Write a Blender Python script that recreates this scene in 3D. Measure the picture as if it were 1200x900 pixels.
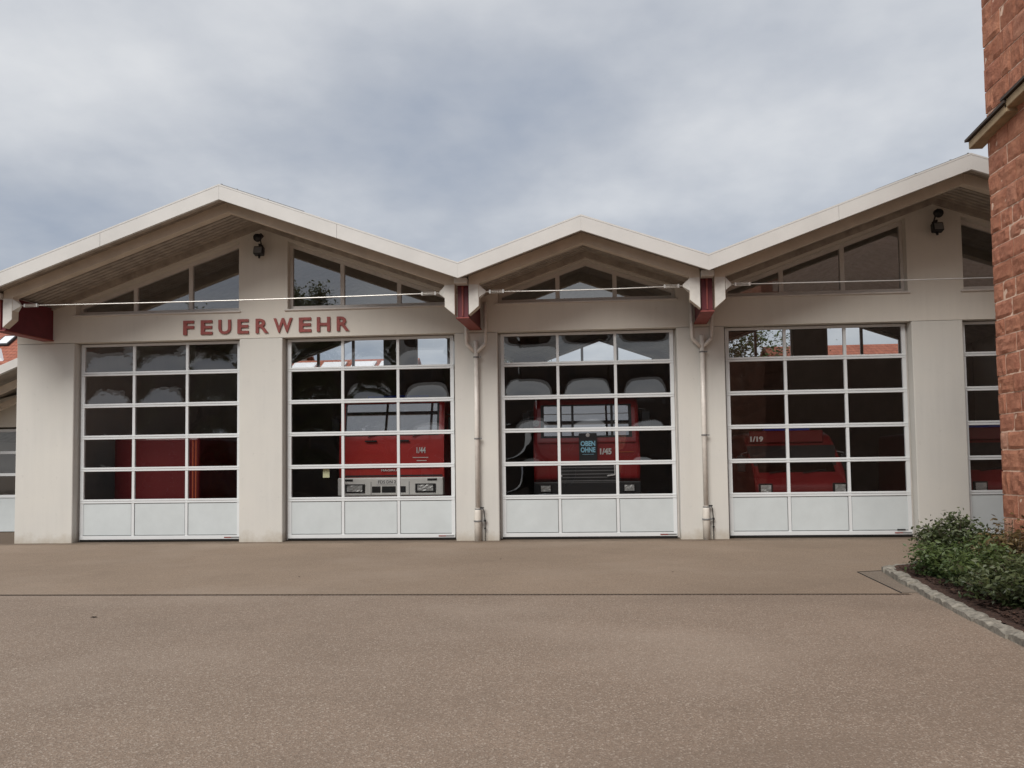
import bpy, bmesh, math, random
from mathutils import Vector, Matrix, noise
R_ = math.radians
random.seed(7)
for o in list(bpy.data.objects): bpy.data.objects.remove(o, do_unlink=True)
scn = bpy.context.scene
C = scn.collection

# ------------------------------------------------------------------ camera
YAW, PITCH, ROLL = -0.0732436, 0.0474364, -0.0136665
CAM = Vector((11.6786, -15.46, 1.548))
cam_d = bpy.data.cameras.new('camera'); cam = bpy.data.objects.new('camera', cam_d); C.objects.link(cam)
cam_d.sensor_fit = 'HORIZONTAL'; cam_d.sensor_width = 36.0; cam_d.lens = 901/1200*36
cam_d.shift_y = 50/1200; cam_d.clip_start = .05; cam_d.clip_end = 3000
_f = Vector((math.sin(YAW)*math.cos(PITCH), math.cos(YAW)*math.cos(PITCH), math.sin(PITCH)))
_r = Vector((math.cos(YAW), -math.sin(YAW), 0)); _u = _r.cross(_f)
c_, s_ = math.cos(ROLL), math.sin(ROLL)
_r, _u = c_*_r + s_*_u, -s_*_r + c_*_u
cam.matrix_world = Matrix(((_r.x, _u.x, -_f.x, CAM.x), (_r.y, _u.y, -_f.y, CAM.y), (_r.z, _u.z, -_f.z, CAM.z), (0, 0, 0, 1)))
scn.camera = cam
scn.render.resolution_x = 1024; scn.render.resolution_y = 768

# ------------------------------------------------------------------ sky, sun, exposure
SUN_EL, SUN_AZ = R_(44), R_(203)          # azimuth clockwise from +Y; light comes from the front left
w = bpy.data.worlds.new('World'); scn.world = w; w.use_nodes = True
nt = w.node_tree; nt.nodes.clear()
def N(t, **k):
    n = nt.nodes.new(t)
    for a, v in k.items(): setattr(n, a, v)
    return n
def L(a, b): nt.links.new(a, b)
out = N('ShaderNodeOutputWorld')
sky = N('ShaderNodeTexSky', sky_type='NISHITA', sun_disc=False, sun_elevation=SUN_EL, sun_rotation=SUN_AZ, air_density=1.2, dust_density=2.0)
bg1 = N('ShaderNodeBackground'); bg1.inputs['Strength'].default_value = .085; L(sky.outputs[0], bg1.inputs[0])
tc = N('ShaderNodeTexCoord'); sx = N('ShaderNodeSeparateXYZ'); L(tc.outputs['Generated'], sx.inputs[0])
def M(op, a, b=None, clamp=False):
    n = N('ShaderNodeMath', operation=op, use_clamp=clamp)
    for i, v in enumerate((a, b)):
        if v is None: continue
        if isinstance(v, (int, float)): n.inputs[i].default_value = v
        else: L(v, n.inputs[i])
    return n.outputs[0]
zz = M('ADD', M('MAXIMUM', sx.outputs[2], 0.0), .22)          # project the direction on a flat cloud layer
cx_ = M('DIVIDE', sx.outputs[0], zz); cy_ = M('DIVIDE', sx.outputs[1], zz)
cmb = N('ShaderNodeCombineXYZ'); L(cx_, cmb.inputs[0]); L(cy_, cmb.inputs[1]); cmb.inputs[2].default_value = 20.83
n1 = N('ShaderNodeTexNoise'); n1.inputs['Scale'].default_value = .62; n1.inputs['Detail'].default_value = 5; n1.inputs['Roughness'].default_value = .48; n1.inputs['Distortion'].default_value = .35
L(cmb.outputs[0], n1.inputs['Vector'])
n2 = N('ShaderNodeTexNoise'); n2.inputs['Scale'].default_value = 1.9; n2.inputs['Detail'].default_value = 6; n2.inputs['Roughness'].default_value = .55
L(cmb.outputs[0], n2.inputs['Vector'])
mixv = M('ADD', M('MULTIPLY', n1.outputs[0], .62), M('MULTIPLY', n2.outputs[0], .38))
cr = N('ShaderNodeValToRGB'); L(mixv, cr.inputs[0])
e = cr.color_ramp.elements
e[0].position = .36; e[0].color = (.30, .345, .43, 1)
e[1].position = .60; e[1].color = (.71, .72, .735, 1)
m_ = e.new(.465); m_.color = (.455, .483, .535, 1)
bg2 = N('ShaderNodeBackground'); L(cr.outputs[0], bg2.inputs[0]); bg2.inputs['Strength'].default_value = .92
mx = N('ShaderNodeMixShader'); mx.inputs[0].default_value = .86
L(bg1.outputs[0], mx.inputs[1]); L(bg2.outputs[0], mx.inputs[2]); L(mx.outputs[0], out.inputs[0])

sd = bpy.data.lights.new('sun', 'SUN'); sun = bpy.data.objects.new('sun', sd); C.objects.link(sun)
sd.energy = 2.5; sd.angle = R_(34); sd.color = (1, .965, .91)
sdir = Vector((math.sin(SUN_AZ)*math.cos(SUN_EL), math.cos(SUN_AZ)*math.cos(SUN_EL), math.sin(SUN_EL)))
sun.rotation_euler = (-sdir).to_track_quat('-Z', 'Y').to_euler()
vs = scn.view_settings; vs.view_transform = 'Standard'; vs.look = 'None'; vs.exposure = 0.27; vs.gamma = 1.0; vs.use_curve_mapping = False

# ------------------------------------------------------------------ materials
MATS = {}
class MT:
    def __init__(s, name):
        s.m = bpy.data.materials.new(name); s.m.use_nodes = True; s.t = s.m.node_tree
        s.b = s.t.nodes['Principled BSDF']; s.out = s.t.nodes['Material Output']; MATS[name] = s.m
    def n(s, t, **k):
        x = s.t.nodes.new(t)
        for a, v in k.items():
            if a in x.inputs.keys() if hasattr(x.inputs, 'keys') else False: x.inputs[a].default_value = v
            else: setattr(x, a, v)
        return x
    def l(s, a, b): s.t.links.new(a, b)
    def coord(s, scale=(1, 1, 1), kind='Object'):
        c = s.n('ShaderNodeTexCoord'); mp = s.n('ShaderNodeMapping'); mp.inputs['Scale'].default_value = scale
        s.l(c.outputs[kind], mp.inputs[0]); return mp.outputs[0]
    def geo(s, scale=(1, 1, 1)):
        c = s.n('ShaderNodeNewGeometry'); mp = s.n('ShaderNodeMapping'); mp.inputs['Scale'].default_value = scale
        s.l(c.outputs['Position'], mp.inputs[0]); return mp.outputs[0]
    def noise(s, vec, scale, detail=4, rough=.5):
        x = s.n('ShaderNodeTexNoise'); x.inputs['Scale'].default_value = scale; x.inputs['Detail'].default_value = detail; x.inputs['Roughness'].default_value = rough
        s.l(vec, x.inputs['Vector']); return x.outputs[0]
    def ramp(s, fac, stops):
        x = s.n('ShaderNodeValToRGB'); s.l(fac, x.inputs[0]); el = x.color_ramp.elements
        el[0].position, el[0].color = stops[0][0], (*stops[0][1], 1); el[1].position, el[1].color = stops[-1][0], (*stops[-1][1], 1)
        for p, c in stops[1:-1]: q = el.new(p); q.color = (*c, 1)
        return x.outputs[0]
    def mix(s, fac, a, b, bt='MIX'):
        x = s.n('ShaderNodeMix', data_type='RGBA', blend_type=bt)
        for i, v in ((0, fac), (6, a), (7, b)):
            if isinstance(v, (int, float)): x.inputs[i].default_value = v
            elif isinstance(v, tuple): x.inputs[i].default_value = (*v, 1)
            else: s.l(v, x.inputs[i])
        return x.outputs[2]
    def bump(s, h, strength, dist=.01, normal=None):
        x = s.n('ShaderNodeBump'); x.inputs['Strength'].default_value = strength; x.inputs['Distance'].default_value = dist
        s.l(h, x.inputs['Height'])
        if normal is not None: s.l(normal, x.inputs['Normal'])
        return x.outputs[0]
def plain(name, col, rough=.5, metal=0., var=.12, scale=6., coat=0., bump=0., spec=.5):
    t = MT(name); v = t.geo()
    f = t.noise(v, scale, 5, .6)
    lo = tuple(c*(1-var) for c in col); hi = tuple(min(1, c*(1+var)) for c in col)
    t.l(t.ramp(f, [(.3, lo), (.7, hi)]), t.b.inputs['Base Color'])
    t.b.inputs['Roughness'].default_value = rough; t.b.inputs['Metallic'].default_value = metal
    t.b.inputs['Coat Weight'].default_value = coat; t.b.inputs['Specular IOR Level'].default_value = spec
    if bump: t.l(t.bump(t.noise(v, scale*14, 3, .6), bump, .004), t.b.inputs['Normal'])
    return t.m

def make_plaster(name, col):
    t = MT(name); v = t.geo()
    streak = t.noise(t.geo((5, 5, .35)), 1.6, 5, .6); big = t.noise(v, .7, 4, .55)
    a = t.mix(t.ramp(streak, [(.35, (0, 0, 0)), (.75, (1, 1, 1))]), col, tuple(c*.93 for c in col))
    b = t.mix(t.ramp(big, [(.35, (0, 0, 0)), (.7, (1, 1, 1))]), a, tuple(c*k for c, k in zip(col, (1.05, 1.04, 1.02))))
    spots = t.noise(v, 9, 3, .7)
    b = t.mix(t.ramp(spots, [(.62, (0, 0, 0)), (.74, (.35, .35, .35))]), b, tuple(c*.72 for c in col))
    sp = t.n('ShaderNodeSeparateXYZ'); t.l(v, sp.inputs[0])          # splash dirt low on the wall
    ad = t.n('ShaderNodeMath', operation='MULTIPLY_ADD'); ad.inputs[1].default_value = .55; t.l(t.noise(v, 3.5, 5, .7), ad.inputs[0]); t.l(sp.outputs[2], ad.inputs[2])
    b = t.mix(t.ramp(ad.outputs[0], [(.22, (.8, .8, .8)), (.5, (0, 0, 0))]), b, (col[0]*.7, col[1]*.62, col[2]*.52))
    t.l(b, t.b.inputs['Base Color']); t.b.inputs['Roughness'].default_value = .9; t.b.inputs['Specular IOR Level'].default_value = .2
    t.l(t.bump(t.noise(v, 130, 4, .6), .25, .004), t.b.inputs['Normal'])
    return t.m
PLASTER = make_plaster('plaster', (.60, .588, .555))
PLASTER_G = make_plaster('gable_plaster', (.65, .62, .565))
WHITE = plain('white_aluminium', (.67, .69, .70), .42, var=.03, scale=3)
PANEL = plain('white_panel', (.56, .60, .61), .4, var=.05, scale=2.2)
FASCIA = plain('fascia_metal', (.60, .585, .56), .45, var=.06, scale=1.5)
SOFFIT = plain('soffit_wood', (.36, .315, .27), .75, var=.25, scale=5, bump=.2)
RAFTER = plain('rafter_paint', (.56, .48, .39), .7, var=.1, scale=3)
PLATE = plain('white_paint', (.62, .60, .56), .6, var=.08, scale=9)
WINFR = plain('window_paint', (.60, .565, .53), .55, var=.08, scale=4)
DRED = plain('dark_red_steel', (.115, .012, .02), .5, var=.18, scale=6)
BRED = plain('rust_red_paint', (.24, .055, .045), .65, var=.2, scale=8)
LETTER = plain('letter_red', (.26, .055, .046), .6, var=.22, scale=14)
PIPE = plain('zinc_cream_pipe', (.68, .64, .59), .3, var=.1, scale=10)
STANDP = plain('cream_standpipe', (.66, .62, .56), .6, var=.1, scale=10)
STEEL = plain('galvanised_rod', (.55, .53, .50), .35, .6, var=.08)
BLACK = plain('black_plastic', (.012, .012, .013), .5, var=.1)
RUBBER = plain('tyre_rubber', (.02, .02, .02), .8, var=.2)
SEAL = plain('rubber_seal', (.012, .011, .010), .9)
CONC = plain('hall_floor_screed', (.12, .115, .105), .5, var=.15, scale=1.2)
INNER = plain('hall_wall_paint', (.22, .20, .18), .85, var=.12, scale=1.5)
RED = plain('fire_red_paint', (.44, .022, .018), .3, var=.05, scale=2, coat=.5)
DRKRED = plain('deep_red_paint', (.27, .012, .013), .35, var=.05, scale=2, coat=.4)
VANRED = plain('dark_red_paint', (.14, .008, .010), .35, var=.05, scale=2, coat=.3)
BUMP = plain('bumper_white', (.78, .77, .73), .45, var=.05)
CHROME = plain('chrome', (.75, .75, .75), .12, 1.0, var=.03)
LAMPR = plain('lamp_reflector', (.78, .78, .76), .35, .25, var=.05)
GREY = plain('grey_metal', (.2, .2, .2), .5, .3)
YEL = plain('orange_stripe', (.48, .10, .03), .5, var=.05)
TXTW = plain('white_lettering', (.75, .74, .72), .6, var=.02)
TXTB = plain('light_blue_print', (.38, .78, 1.0), .6, var=.03)
POST = plain('poster_dark', (.02, .025, .03), .5, var=.1)
BLUE = plain('blue_beacon', (.02, .05, .35), .15, var=.02)
PAPER = plain('pale_paper', (.55, .56, .36), .8, var=.04)
TRUNK = plain('bark', (.11, .085, .06), .9, var=.35, scale=12, bump=.5)
STEM = plain('shrub_stem', (.10, .075, .05), .9, var=.3, scale=20)
HOUSE1 = plain('house_render', (.52, .48, .42), .9, var=.08, scale=1)
HOUSE2 = plain('dark_clinker', (.085, .07, .06), .9, var=.1, scale=1)
ROOFD = plain('dark_slate', (.07, .065, .065), .8, var=.2, scale=2)
CORN = plain('weathered_board', (.34, .25, .15), .8, var=.2, scale=9, bump=.2)
CORND = plain('dark_lead_cap', (.055, .04, .03), .7, var=.2, scale=9)
WALLW = plain('gable_white', (.72, .73, .75), .8, var=.03)

def glass(name, tint, ripple=0., ior=1.5, rs=9.):
    t = MT(name); t.t.nodes.remove(t.b)
    tr = t.n('ShaderNodeBsdfTransparent'); tr.inputs[0].default_value = (*tint, 1)
    gl = t.n('ShaderNodeBsdfGlossy'); gl.inputs['Roughness'].default_value = .0; gl.inputs[0].default_value = (1, 1, 1, 1)
    r0 = ((ior-1)/(ior+1))**2                                          # thin sheet: the same reflectance from either side
    ge = t.n('ShaderNodeNewGeometry'); dt = t.n('ShaderNodeVectorMath', operation='DOT_PRODUCT'); t.l(ge.outputs['Incoming'], dt.inputs[0]); t.l(ge.outputs['Normal'], dt.inputs[1])
    def m(op, a, b=0.):
        x = t.n('ShaderNodeMath', operation=op)
        for i, q in enumerate((a, b)):
            if isinstance(q, (int, float)): x.inputs[i].default_value = q
            else: t.l(q, x.inputs[i])
        return x.outputs[0]
    fr = m('ADD', m('MULTIPLY', m('POWER', m('SUBTRACT', 1., m('ABSOLUTE', dt.outputs['Value'])), 5.), 1-r0), r0)
    mxs = t.n('ShaderNodeMixShader'); t.l(fr, mxs.inputs[0]); t.l(tr.outputs[0], mxs.inputs[1]); t.l(gl.outputs[0], mxs.inputs[2])
    if ripple:
        nb = t.bump(t.noise(t.geo(), rs, 2, .5), ripple, .02); t.l(nb, gl.inputs['Normal'])
    t.l(mxs.outputs[0], t.out.inputs[0]); return t.m
GLASS = glass('window_glass', (.62, .64, .64), .0, 2.7)
CLEAR = glass('clear_glass', (.92, .93, .93), .0, 1.5)
ACRYL = glass('acrylic_pane', (.95, .95, .95), .0, 2.05)
ACRYL2 = glass('crazed_acrylic_pane', (.95, .95, .95), .12, 2.05, 4.5)
ACRYL3 = glass('flat_acrylic_pane', (.88, .88, .88), .0, 1.6)
SCREEN = glass('windscreen_glass', (.25, .28, .28), 0., 4.0)
LENS = glass('lamp_lens', (.9, .9, .9), 0., 1.5)

def make_asphalt(name, base, smooth=1.):
    t = MT(name); v = t.geo()
    big = t.noise(v, .22, 5, .55); mid = t.noise(v, 1.3, 5, .6)
    c = t.ramp(big, [(.3, tuple(x*.86 for x in base)), (.5, base), (.72, tuple(x*1.13 for x in base))])
    c = t.mix(t.ramp(mid, [(.35, (.0,)*3), (.7, (.45,)*3)]), c, tuple(x*.80 for x in base))
    vo = t.n('ShaderNodeTexVoronoi'); vo.inputs['Scale'].default_value = 95; t.l(v, vo.inputs['Vector'])
    hsv = t.n('ShaderNodeSeparateColor'); t.l(vo.outputs['Color'], hsv.inputs[0])
    c = t.mix(t.ramp(hsv.outputs[0], [(.0, (.62,)*3), (.45, (.0,)*3)]), c, tuple(x*.55 for x in base))
    c = t.mix(t.ramp(hsv.outputs[1], [(.74, (.0,)*3), (.97, (.85*smooth,)*3)]), c, (.43, .36, .295))
    vo2 = t.n('ShaderNodeTexVoronoi'); vo2.inputs['Scale'].default_value = 140; t.l(v, vo2.inputs['Vector'])
    h2 = t.n('ShaderNodeSeparateColor'); t.l(vo2.outputs['Color'], h2.inputs[0])
    c = t.mix(t.ramp(h2.outputs[0], [(.1, (.5,)*3), (.6, (.0,)*3)]), c, tuple(x*.6 for x in base))
    lp = t.noise(t.geo((.75, 1.0, 1)), .40, 4, .6)                    # worn pale and damp dark areas
    c = t.mix(t.ramp(lp, [(.52, (.0,)*3), (.72, (.32,)*3)]), c, (.38, .31, .25))
    c = t.mix(t.ramp(lp, [(.30, (.42,)*3), (.45, (.0,)*3)]), c, tuple(x*.62 for x in base))
    st = t.noise(v, .8, 6, .72)                                        # dark stains
    c = t.mix(t.ramp(st, [(.60, (.0,)*3), (.74, (.4,)*3)]), c, tuple(x*.62 for x in base))
    if name == 'asphalt_apron':                                        # darkens unevenly towards the foot of the facade
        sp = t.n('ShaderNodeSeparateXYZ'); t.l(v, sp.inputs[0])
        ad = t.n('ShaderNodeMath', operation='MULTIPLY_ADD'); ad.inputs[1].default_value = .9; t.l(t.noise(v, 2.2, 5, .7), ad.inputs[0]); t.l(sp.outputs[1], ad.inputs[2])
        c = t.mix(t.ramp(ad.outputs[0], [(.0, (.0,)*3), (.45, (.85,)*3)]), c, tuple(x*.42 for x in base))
    t.l(c, t.b.inputs['Base Color']); t.b.inputs['Roughness'].default_value = .88; t.b.inputs['Specular IOR Level'].default_value = .3
    t.l(t.bump(vo.outputs['Distance'], .55*smooth, .006), t.b.inputs['Normal'])
    return t.m
ASPH = make_asphalt('asphalt', (.272, .205, .155))
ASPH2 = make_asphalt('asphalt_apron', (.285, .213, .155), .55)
ASPHP = make_asphalt('asphalt_patch', (.22, .177, .138), .5)
DRAIN = plain('drain_iron', (.085, .060, .044), .8, var=.4, scale=20)

def make_stone():
    t = MT('red_sandstone'); v = t.geo()
    oi = t.n('ShaderNodeObjectInfo'); at = t.n('ShaderNodeAttribute', attribute_name='tone')
    rnd = t.n('ShaderNodeMath', operation='ADD'); t.l(oi.outputs['Random'], rnd.inputs[0]); t.l(at.outputs['Fac'], rnd.inputs[1])
    c = t.ramp(rnd.outputs[0], [(.0, (.45, .195, .12)), (.3, (.53, .24, .15)), (.55, (.60, .28, .175)), (.8, (.50, .215, .14)), (.93, (.56, .26, .17)), (1, (.66, .40, .29))])
    c = t.mix(t.ramp(t.noise(v, 9, 6, .68), [(.38, (.55,)*3), (.62, (.0,)*3)]), c, (.30, .108, .068))
    c = t.mix(t.ramp(t.noise(v, 22, 5, .7), [(.56, (.0,)*3), (.74, (.5,)*3)]), c, (.62, .33, .22))
    t.l(c, t.b.inputs['Base Color']); t.b.inputs['Roughness'].default_value = .92; t.b.inputs['Specular IOR Level'].default_value = .2
    b1 = t.bump(t.noise(v, 20, 7, .75), .9, .03); t.l(t.bump(t.noise(v, 80, 4, .7), .5, .006, b1), t.b.inputs['Normal'])
    return t.m
STONE = make_stone()
MORTAR = plain('pale_mortar', (.70, .50, .38), .95, var=.2, scale=14, bump=.5)
GRANITE = plain('granite', (.235, .215, .18), .9, var=.45, scale=16, bump=.6)
def make_soil():
    t = MT('bark_mulch'); v = t.geo()
    c = t.ramp(t.noise(v, 26, 6, .75), [(.3, (.03, .017, .012)), (.5, (.085, .042, .028)), (.72, (.17, .095, .065))])
    t.l(c, t.b.inputs['Base Color']); t.b.inputs['Roughness'].default_value = 1; t.l(t.bump(t.noise(v, 30, 6, .8), 1, .05), t.b.inputs['Normal']); return t.m
SOIL = make_soil()
def leaf_mat(name, a, b, trans=.25):
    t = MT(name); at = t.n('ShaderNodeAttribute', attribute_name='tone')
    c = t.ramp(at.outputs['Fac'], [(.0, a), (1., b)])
    t.l(c, t.b.inputs['Base Color']); t.b.inputs['Roughness'].default_value = .45
    tl = t.n('ShaderNodeBsdfTranslucent'); t.l(c, tl.inputs[0]); ms = t.n('ShaderNodeMixShader'); ms.inputs[0].default_value = trans
    t.l(t.b.outputs[0], ms.inputs[1]); t.l(tl.outputs[0], ms.inputs[2]); t.l(ms.outputs[0], t.out.inputs[0]); return t.m
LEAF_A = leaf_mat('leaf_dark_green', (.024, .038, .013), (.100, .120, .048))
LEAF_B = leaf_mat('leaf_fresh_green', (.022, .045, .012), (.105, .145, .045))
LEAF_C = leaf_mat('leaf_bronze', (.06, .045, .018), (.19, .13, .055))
LEAF_T = leaf_mat('tree_leaf', (.045, .065, .02), (.15, .17, .06))
DRYLEAF = leaf_mat('dry_leaf', (.05, .03, .02), (.09, .05, .03), 0)
def make_tiles():
    t = MT('red_roof_tiles'); c0 = t.coord((1, 1, 1), 'Object')
    wv = t.n('ShaderNodeTexWave', wave_type='BANDS', bands_direction='Y', wave_profile='SAW'); wv.inputs['Scale'].default_value = .9; wv.inputs['Distortion'].default_value = .15; t.l(c0, wv.inputs['Vector'])
    wx = t.n('ShaderNodeTexWave', wave_type='BANDS', bands_direction='X'); wx.inputs['Scale'].default_value = 1.3; t.l(c0, wx.inputs['Vector'])
    c = t.ramp(t.noise(c0, 3.5, 5, .7), [(.3, (.25, .075, .045)), (.7, (.40, .14, .085))])
    c = t.mix(t.ramp(wv.outputs[0], [(.0, (.7,)*3), (.3, (.0,)*3)]), c, (.10, .03, .02))
    t.l(c, t.b.inputs['Base Color']); t.b.inputs['Roughness'].default_value = .8
    t.l(t.bump(wx.outputs[0], .6, .05), t.b.inputs['Normal']); return t.m
TILES = make_tiles()

# ------------------------------------------------------------------ mesh helpers
def fin(name, bm, mat, parent=None, smooth=False, bevel=0., seg=1, **props):
    if bevel: bmesh.ops.bevel(bm, geom=list(bm.edges), offset=bevel, segments=seg, affect='EDGES', profile=.5, clamp_overlap=True)
    bmesh.ops.recalc_face_normals(bm, faces=list(bm.faces))
    me = bpy.data.meshes.new(name); bm.to_mesh(me); bm.free()
    if mat: me.materials.append(mat)
    if smooth: me.polygons.foreach_set('use_smooth', [True]*len(me.polygons))
    return link(name, me, parent, **props)
def link(name, me, parent=None, **props):
    o = bpy.data.objects.new(name, me); C.objects.link(o)
    if parent: o.parent = parent
    for k, v in props.items(): o[k] = v
    return o
def thing(name, label, cat, loc=(0, 0, 0), group=None, rz=0):
    o = bpy.data.objects.new(name, None); C.objects.link(o); o.location = loc; o.rotation_euler.z = rz
    o['label'] = label; o['category'] = cat
    if group: o['group'] = group
    o.empty_display_size = .3
    return o
def box(bm, x0, x1, y0, y1, z0, z1):
    v = [bm.verts.new((x, y, z)) for x in (x0, x1) for y in (y0, y1) for z in (z0, z1)]
    for q in ((0, 1, 3, 2), (4, 6, 7, 5), (0, 4, 5, 1), (2, 3, 7, 6), (0, 2, 6, 4), (1, 5, 7, 3)): bm.faces.new([v[i] for i in q])
def BX(*a):
    bm = bmesh.new(); box(bm, *a); return bm
def prism(bm, pts, y0, y1, sk=0.):            # polygon in XZ swept along Y (sheared by sk in X)
    a = [bm.verts.new((x+sk*y0, y0, z)) for x, z in pts]; b = [bm.verts.new((x+sk*y1, y1, z)) for x, z in pts]
    bm.faces.new(a); bm.faces.new(b[::-1]); n = len(pts)
    for i in range(n): bm.faces.new((a[i], b[i], b[(i+1) % n], a[(i+1) % n]))
def prismX(bm, pts, x0, x1):                  # polygon in YZ swept along X
    a = [bm.verts.new((x0, y, z)) for y, z in pts]; b = [bm.verts.new((x1, y, z)) for y, z in pts]
    bm.faces.new(a); bm.faces.new(b[::-1]); n = len(pts)
    for i in range(n): bm.faces.new((a[i], b[i], b[(i+1) % n], a[(i+1) % n]))
def PR(*a, **k):
    bm = bmesh.new(); prism(bm, *a, **k); return bm
def PX(*a):
    bm = bmesh.new(); prismX(bm, *a); return bm
def tube(bm, pts, r, seg=10, cap=True):
    pts = [Vector(p) for p in pts]; rs = r if isinstance(r, (list, tuple)) else [r]*len(pts); rings = []
    for i, p in enumerate(pts):
        d = ((pts[min(i+1, len(pts)-1)]-p).normalized() + (p-pts[max(i-1, 0)]).normalized()).normalized()
        a = d.cross(Vector((0, 0, 1)) if abs(d.z) < .9 else Vector((0, 1, 0))).normalized(); b = d.cross(a)
        rings.append([bm.verts.new(p + (a*math.cos(2*math.pi*k/seg) + b*math.sin(2*math.pi*k/seg))*rs[i]) for k in range(seg)])
    for q, s in zip(rings, rings[1:]):
        for k in range(seg): bm.faces.new((q[k], q[(k+1) % seg], s[(k+1) % seg], s[k]))
    if cap: bm.faces.new(rings[0][::-1]); bm.faces.new(rings[-1])
def TU(*a, **k):
    bm = bmesh.new(); tube(bm, *a, **k); return bm
def text_mesh(s, size, extrude=.004, bold=0.):
    cu = bpy.data.curves.new('lettering', 'FONT'); cu.body = s; cu.size = size; cu.extrude = extrude; cu.offset = bold; cu.resolution_u = 3
    ob = bpy.data.objects.new('tmp', cu); C.objects.link(ob)
    me = bpy.data.meshes.new_from_object(ob.evaluated_get(bpy.context.evaluated_depsgraph_get()))
    bpy.data.objects.remove(ob); bpy.data.curves.remove(cu)
    me.transform(Matrix.Rotation(math.pi/2, 4, 'X')); return me
def text_fit(name, s, x0, x1, z0, z1, y, mat, parent=None, depth=.01, bold=0., **props):
    me = text_mesh(s, 1., .5, bold)
    xs = [v.co.x for v in me.vertices]; zs = [v.co.z for v in me.vertices]; ys = [v.co.y for v in me.vertices]
    for v in me.vertices:
        v.co.x = x0 + (v.co.x-min(xs))/(max(xs)-min(xs))*(x1-x0); v.co.z = z0 + (v.co.z-min(zs))/(max(zs)-min(zs))*(z1-z0)
        v.co.y = y - depth + (v.co.y-min(ys))/(max(ys)-min(ys))*depth
    me.materials.clear(); me.materials.append(mat)
    return link(name, me, parent, **props)
def copy_tree(o, parent=None):
    c = o.copy(); C.objects.link(c); c.parent = parent
    for ch in list(o.children): copy_tree(ch, c)
    return c
def struct(o): o['kind'] = 'structure'; return o

# ------------------------------------------------------------------ ground
DY = -6.34                                       # line of the drain channel
bm = BX(-250, 250, DY-.045-250, DY-.045, -.3, 0); g = struct(fin('ground', bm, ASPH)); g['label'] = 'brown weathered asphalt yard in front of the drain'
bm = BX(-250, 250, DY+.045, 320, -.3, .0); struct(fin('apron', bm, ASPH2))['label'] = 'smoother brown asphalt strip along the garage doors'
dr = struct(fin('drain_channel', BX(-30, 15.52, DY-.045, DY+.045, -.3, -.035), DRAIN))
bm = bmesh.new()
for i in range(int(45.5/.045)): box(bm, -30+i*.045, -30+i*.045+.022, DY-.042, DY+.042, -.034, -.004)
for s in (-1, 1): box(bm, -30, 15.52, DY+s*.041-.003, DY+s*.041+.003, -.034, .001)
fin('grate', bm, DRAIN, dr, kind='stuff')
struct(fin('ground', BX(15.52, 250, DY-.045, DY+.045, -.3, 0), ASPH))
bm = bmesh.new(); f = bm.faces.new([bm.verts.new(p) for p in ((15.58, -4.60, .004), (15.98, -4.47, .004), (15.98, -4.9, .004), (15.66, -6.26, .004), (15.46, -6.26, .004))]); struct(fin('asphalt_patch', bm, ASPHP))
bm = bmesh.new(); tube(bm, [(15.98, -4.46, .003), (15.57, -4.59, .003), (15.45, -6.27, .003)], .007, 6); struct(fin('asphalt_joint', bm, SEAL))
# fallen leaves and grit
for i, (x, y, s, a) in enumerate(((6.72, -7.72, .036, .4), (9.93, -4.15, .022, 2), (10.55, -3.0, .022, 1), (7.9, -4.9, .022, 2.6), (13.1, -4.5, .02, .9))):
    bm = bmesh.new(); c_ = math.cos(a); s_ = math.sin(a)
    P = [(-1, 0, .1), (-.3, .42, .32), (.5, .36, .22), (1.15, 0, .05), (.5, -.3, .3), (-.3, -.4, .12)]
    vs_ = [bm.verts.new((x+s*(u*c_-v*s_), y+s*(u*s_+v*c_), .003+s*h)) for u, v, h in P]; ce = bm.verts.new((x, y, .004))
    for k in range(6): bm.faces.new((ce, vs_[k], vs_[(k+1) % 6]))
    bmesh.ops.solidify(bm, geom=list(bm.faces), thickness=.001)
    fin('fallen_leaf', bm, DRYLEAF, label=('largest curled dry brown leaf, lying on the yard asphalt before the drain' if i == 0 else 'tiny dry brown leaf lying on the apron asphalt behind the drain'), category='leaf', group='dry leaves lying on the asphalt')

# ------------------------------------------------------------------ fire station
st = thing('fire_station', 'cream plastered fire station with zigzag gabled roof and five glazed garage doors', 'fire station')
SK = .066                                        # the hall runs back at a slight angle to its front
PIL = [(0, 1.274), (4.874, 5.792), (9.392, 10.267), (13.867, 14.802), (18.402, 19.365), (22.965, 24.25)]
DOORS = [(1.274, 4.874), (5.792, 9.392), (10.267, 13.867), (14.802, 18.402), (19.365, 22.965)]
HEAD = 4.22
BRK = [(-.45, 5.42), (.70, 5.0), (5.333, 6.63), (9.83, 5.0), (12.08, 5.80), (14.335, 5.0), (18.884, 6.63), (23.5, 5.0), (24.6, 5.39)]
def und(x):
    for (a, za), (b, zb) in zip(BRK, BRK[1:]):
        if a <= x <= b: return za + (zb-za)*(x-a)/(b-a)
    return BRK[0][1]
for i, (a, b) in enumerate(PIL):
    fin('pillar', BX(a, b, 0, .42, -.02, HEAD-.006), PLASTER, st, bevel=.012)
def polyline(x0, x1, off):
    xs = [x0] + [b for b, _ in BRK if x0 < b < x1] + [x1]
    return [(x, und(x)+off) for x in xs]
WIN = [(1.30, 4.86, (2.53, 3.745)), (5.90, 9.24, (7.02, 8.22)), (10.29, 13.86, (11.505, 12.665)), (14.86, 18.36, (15.975, 17.175)), (19.41, 22.9, (20.55, 21.75))]
SILL = 4.80
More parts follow.
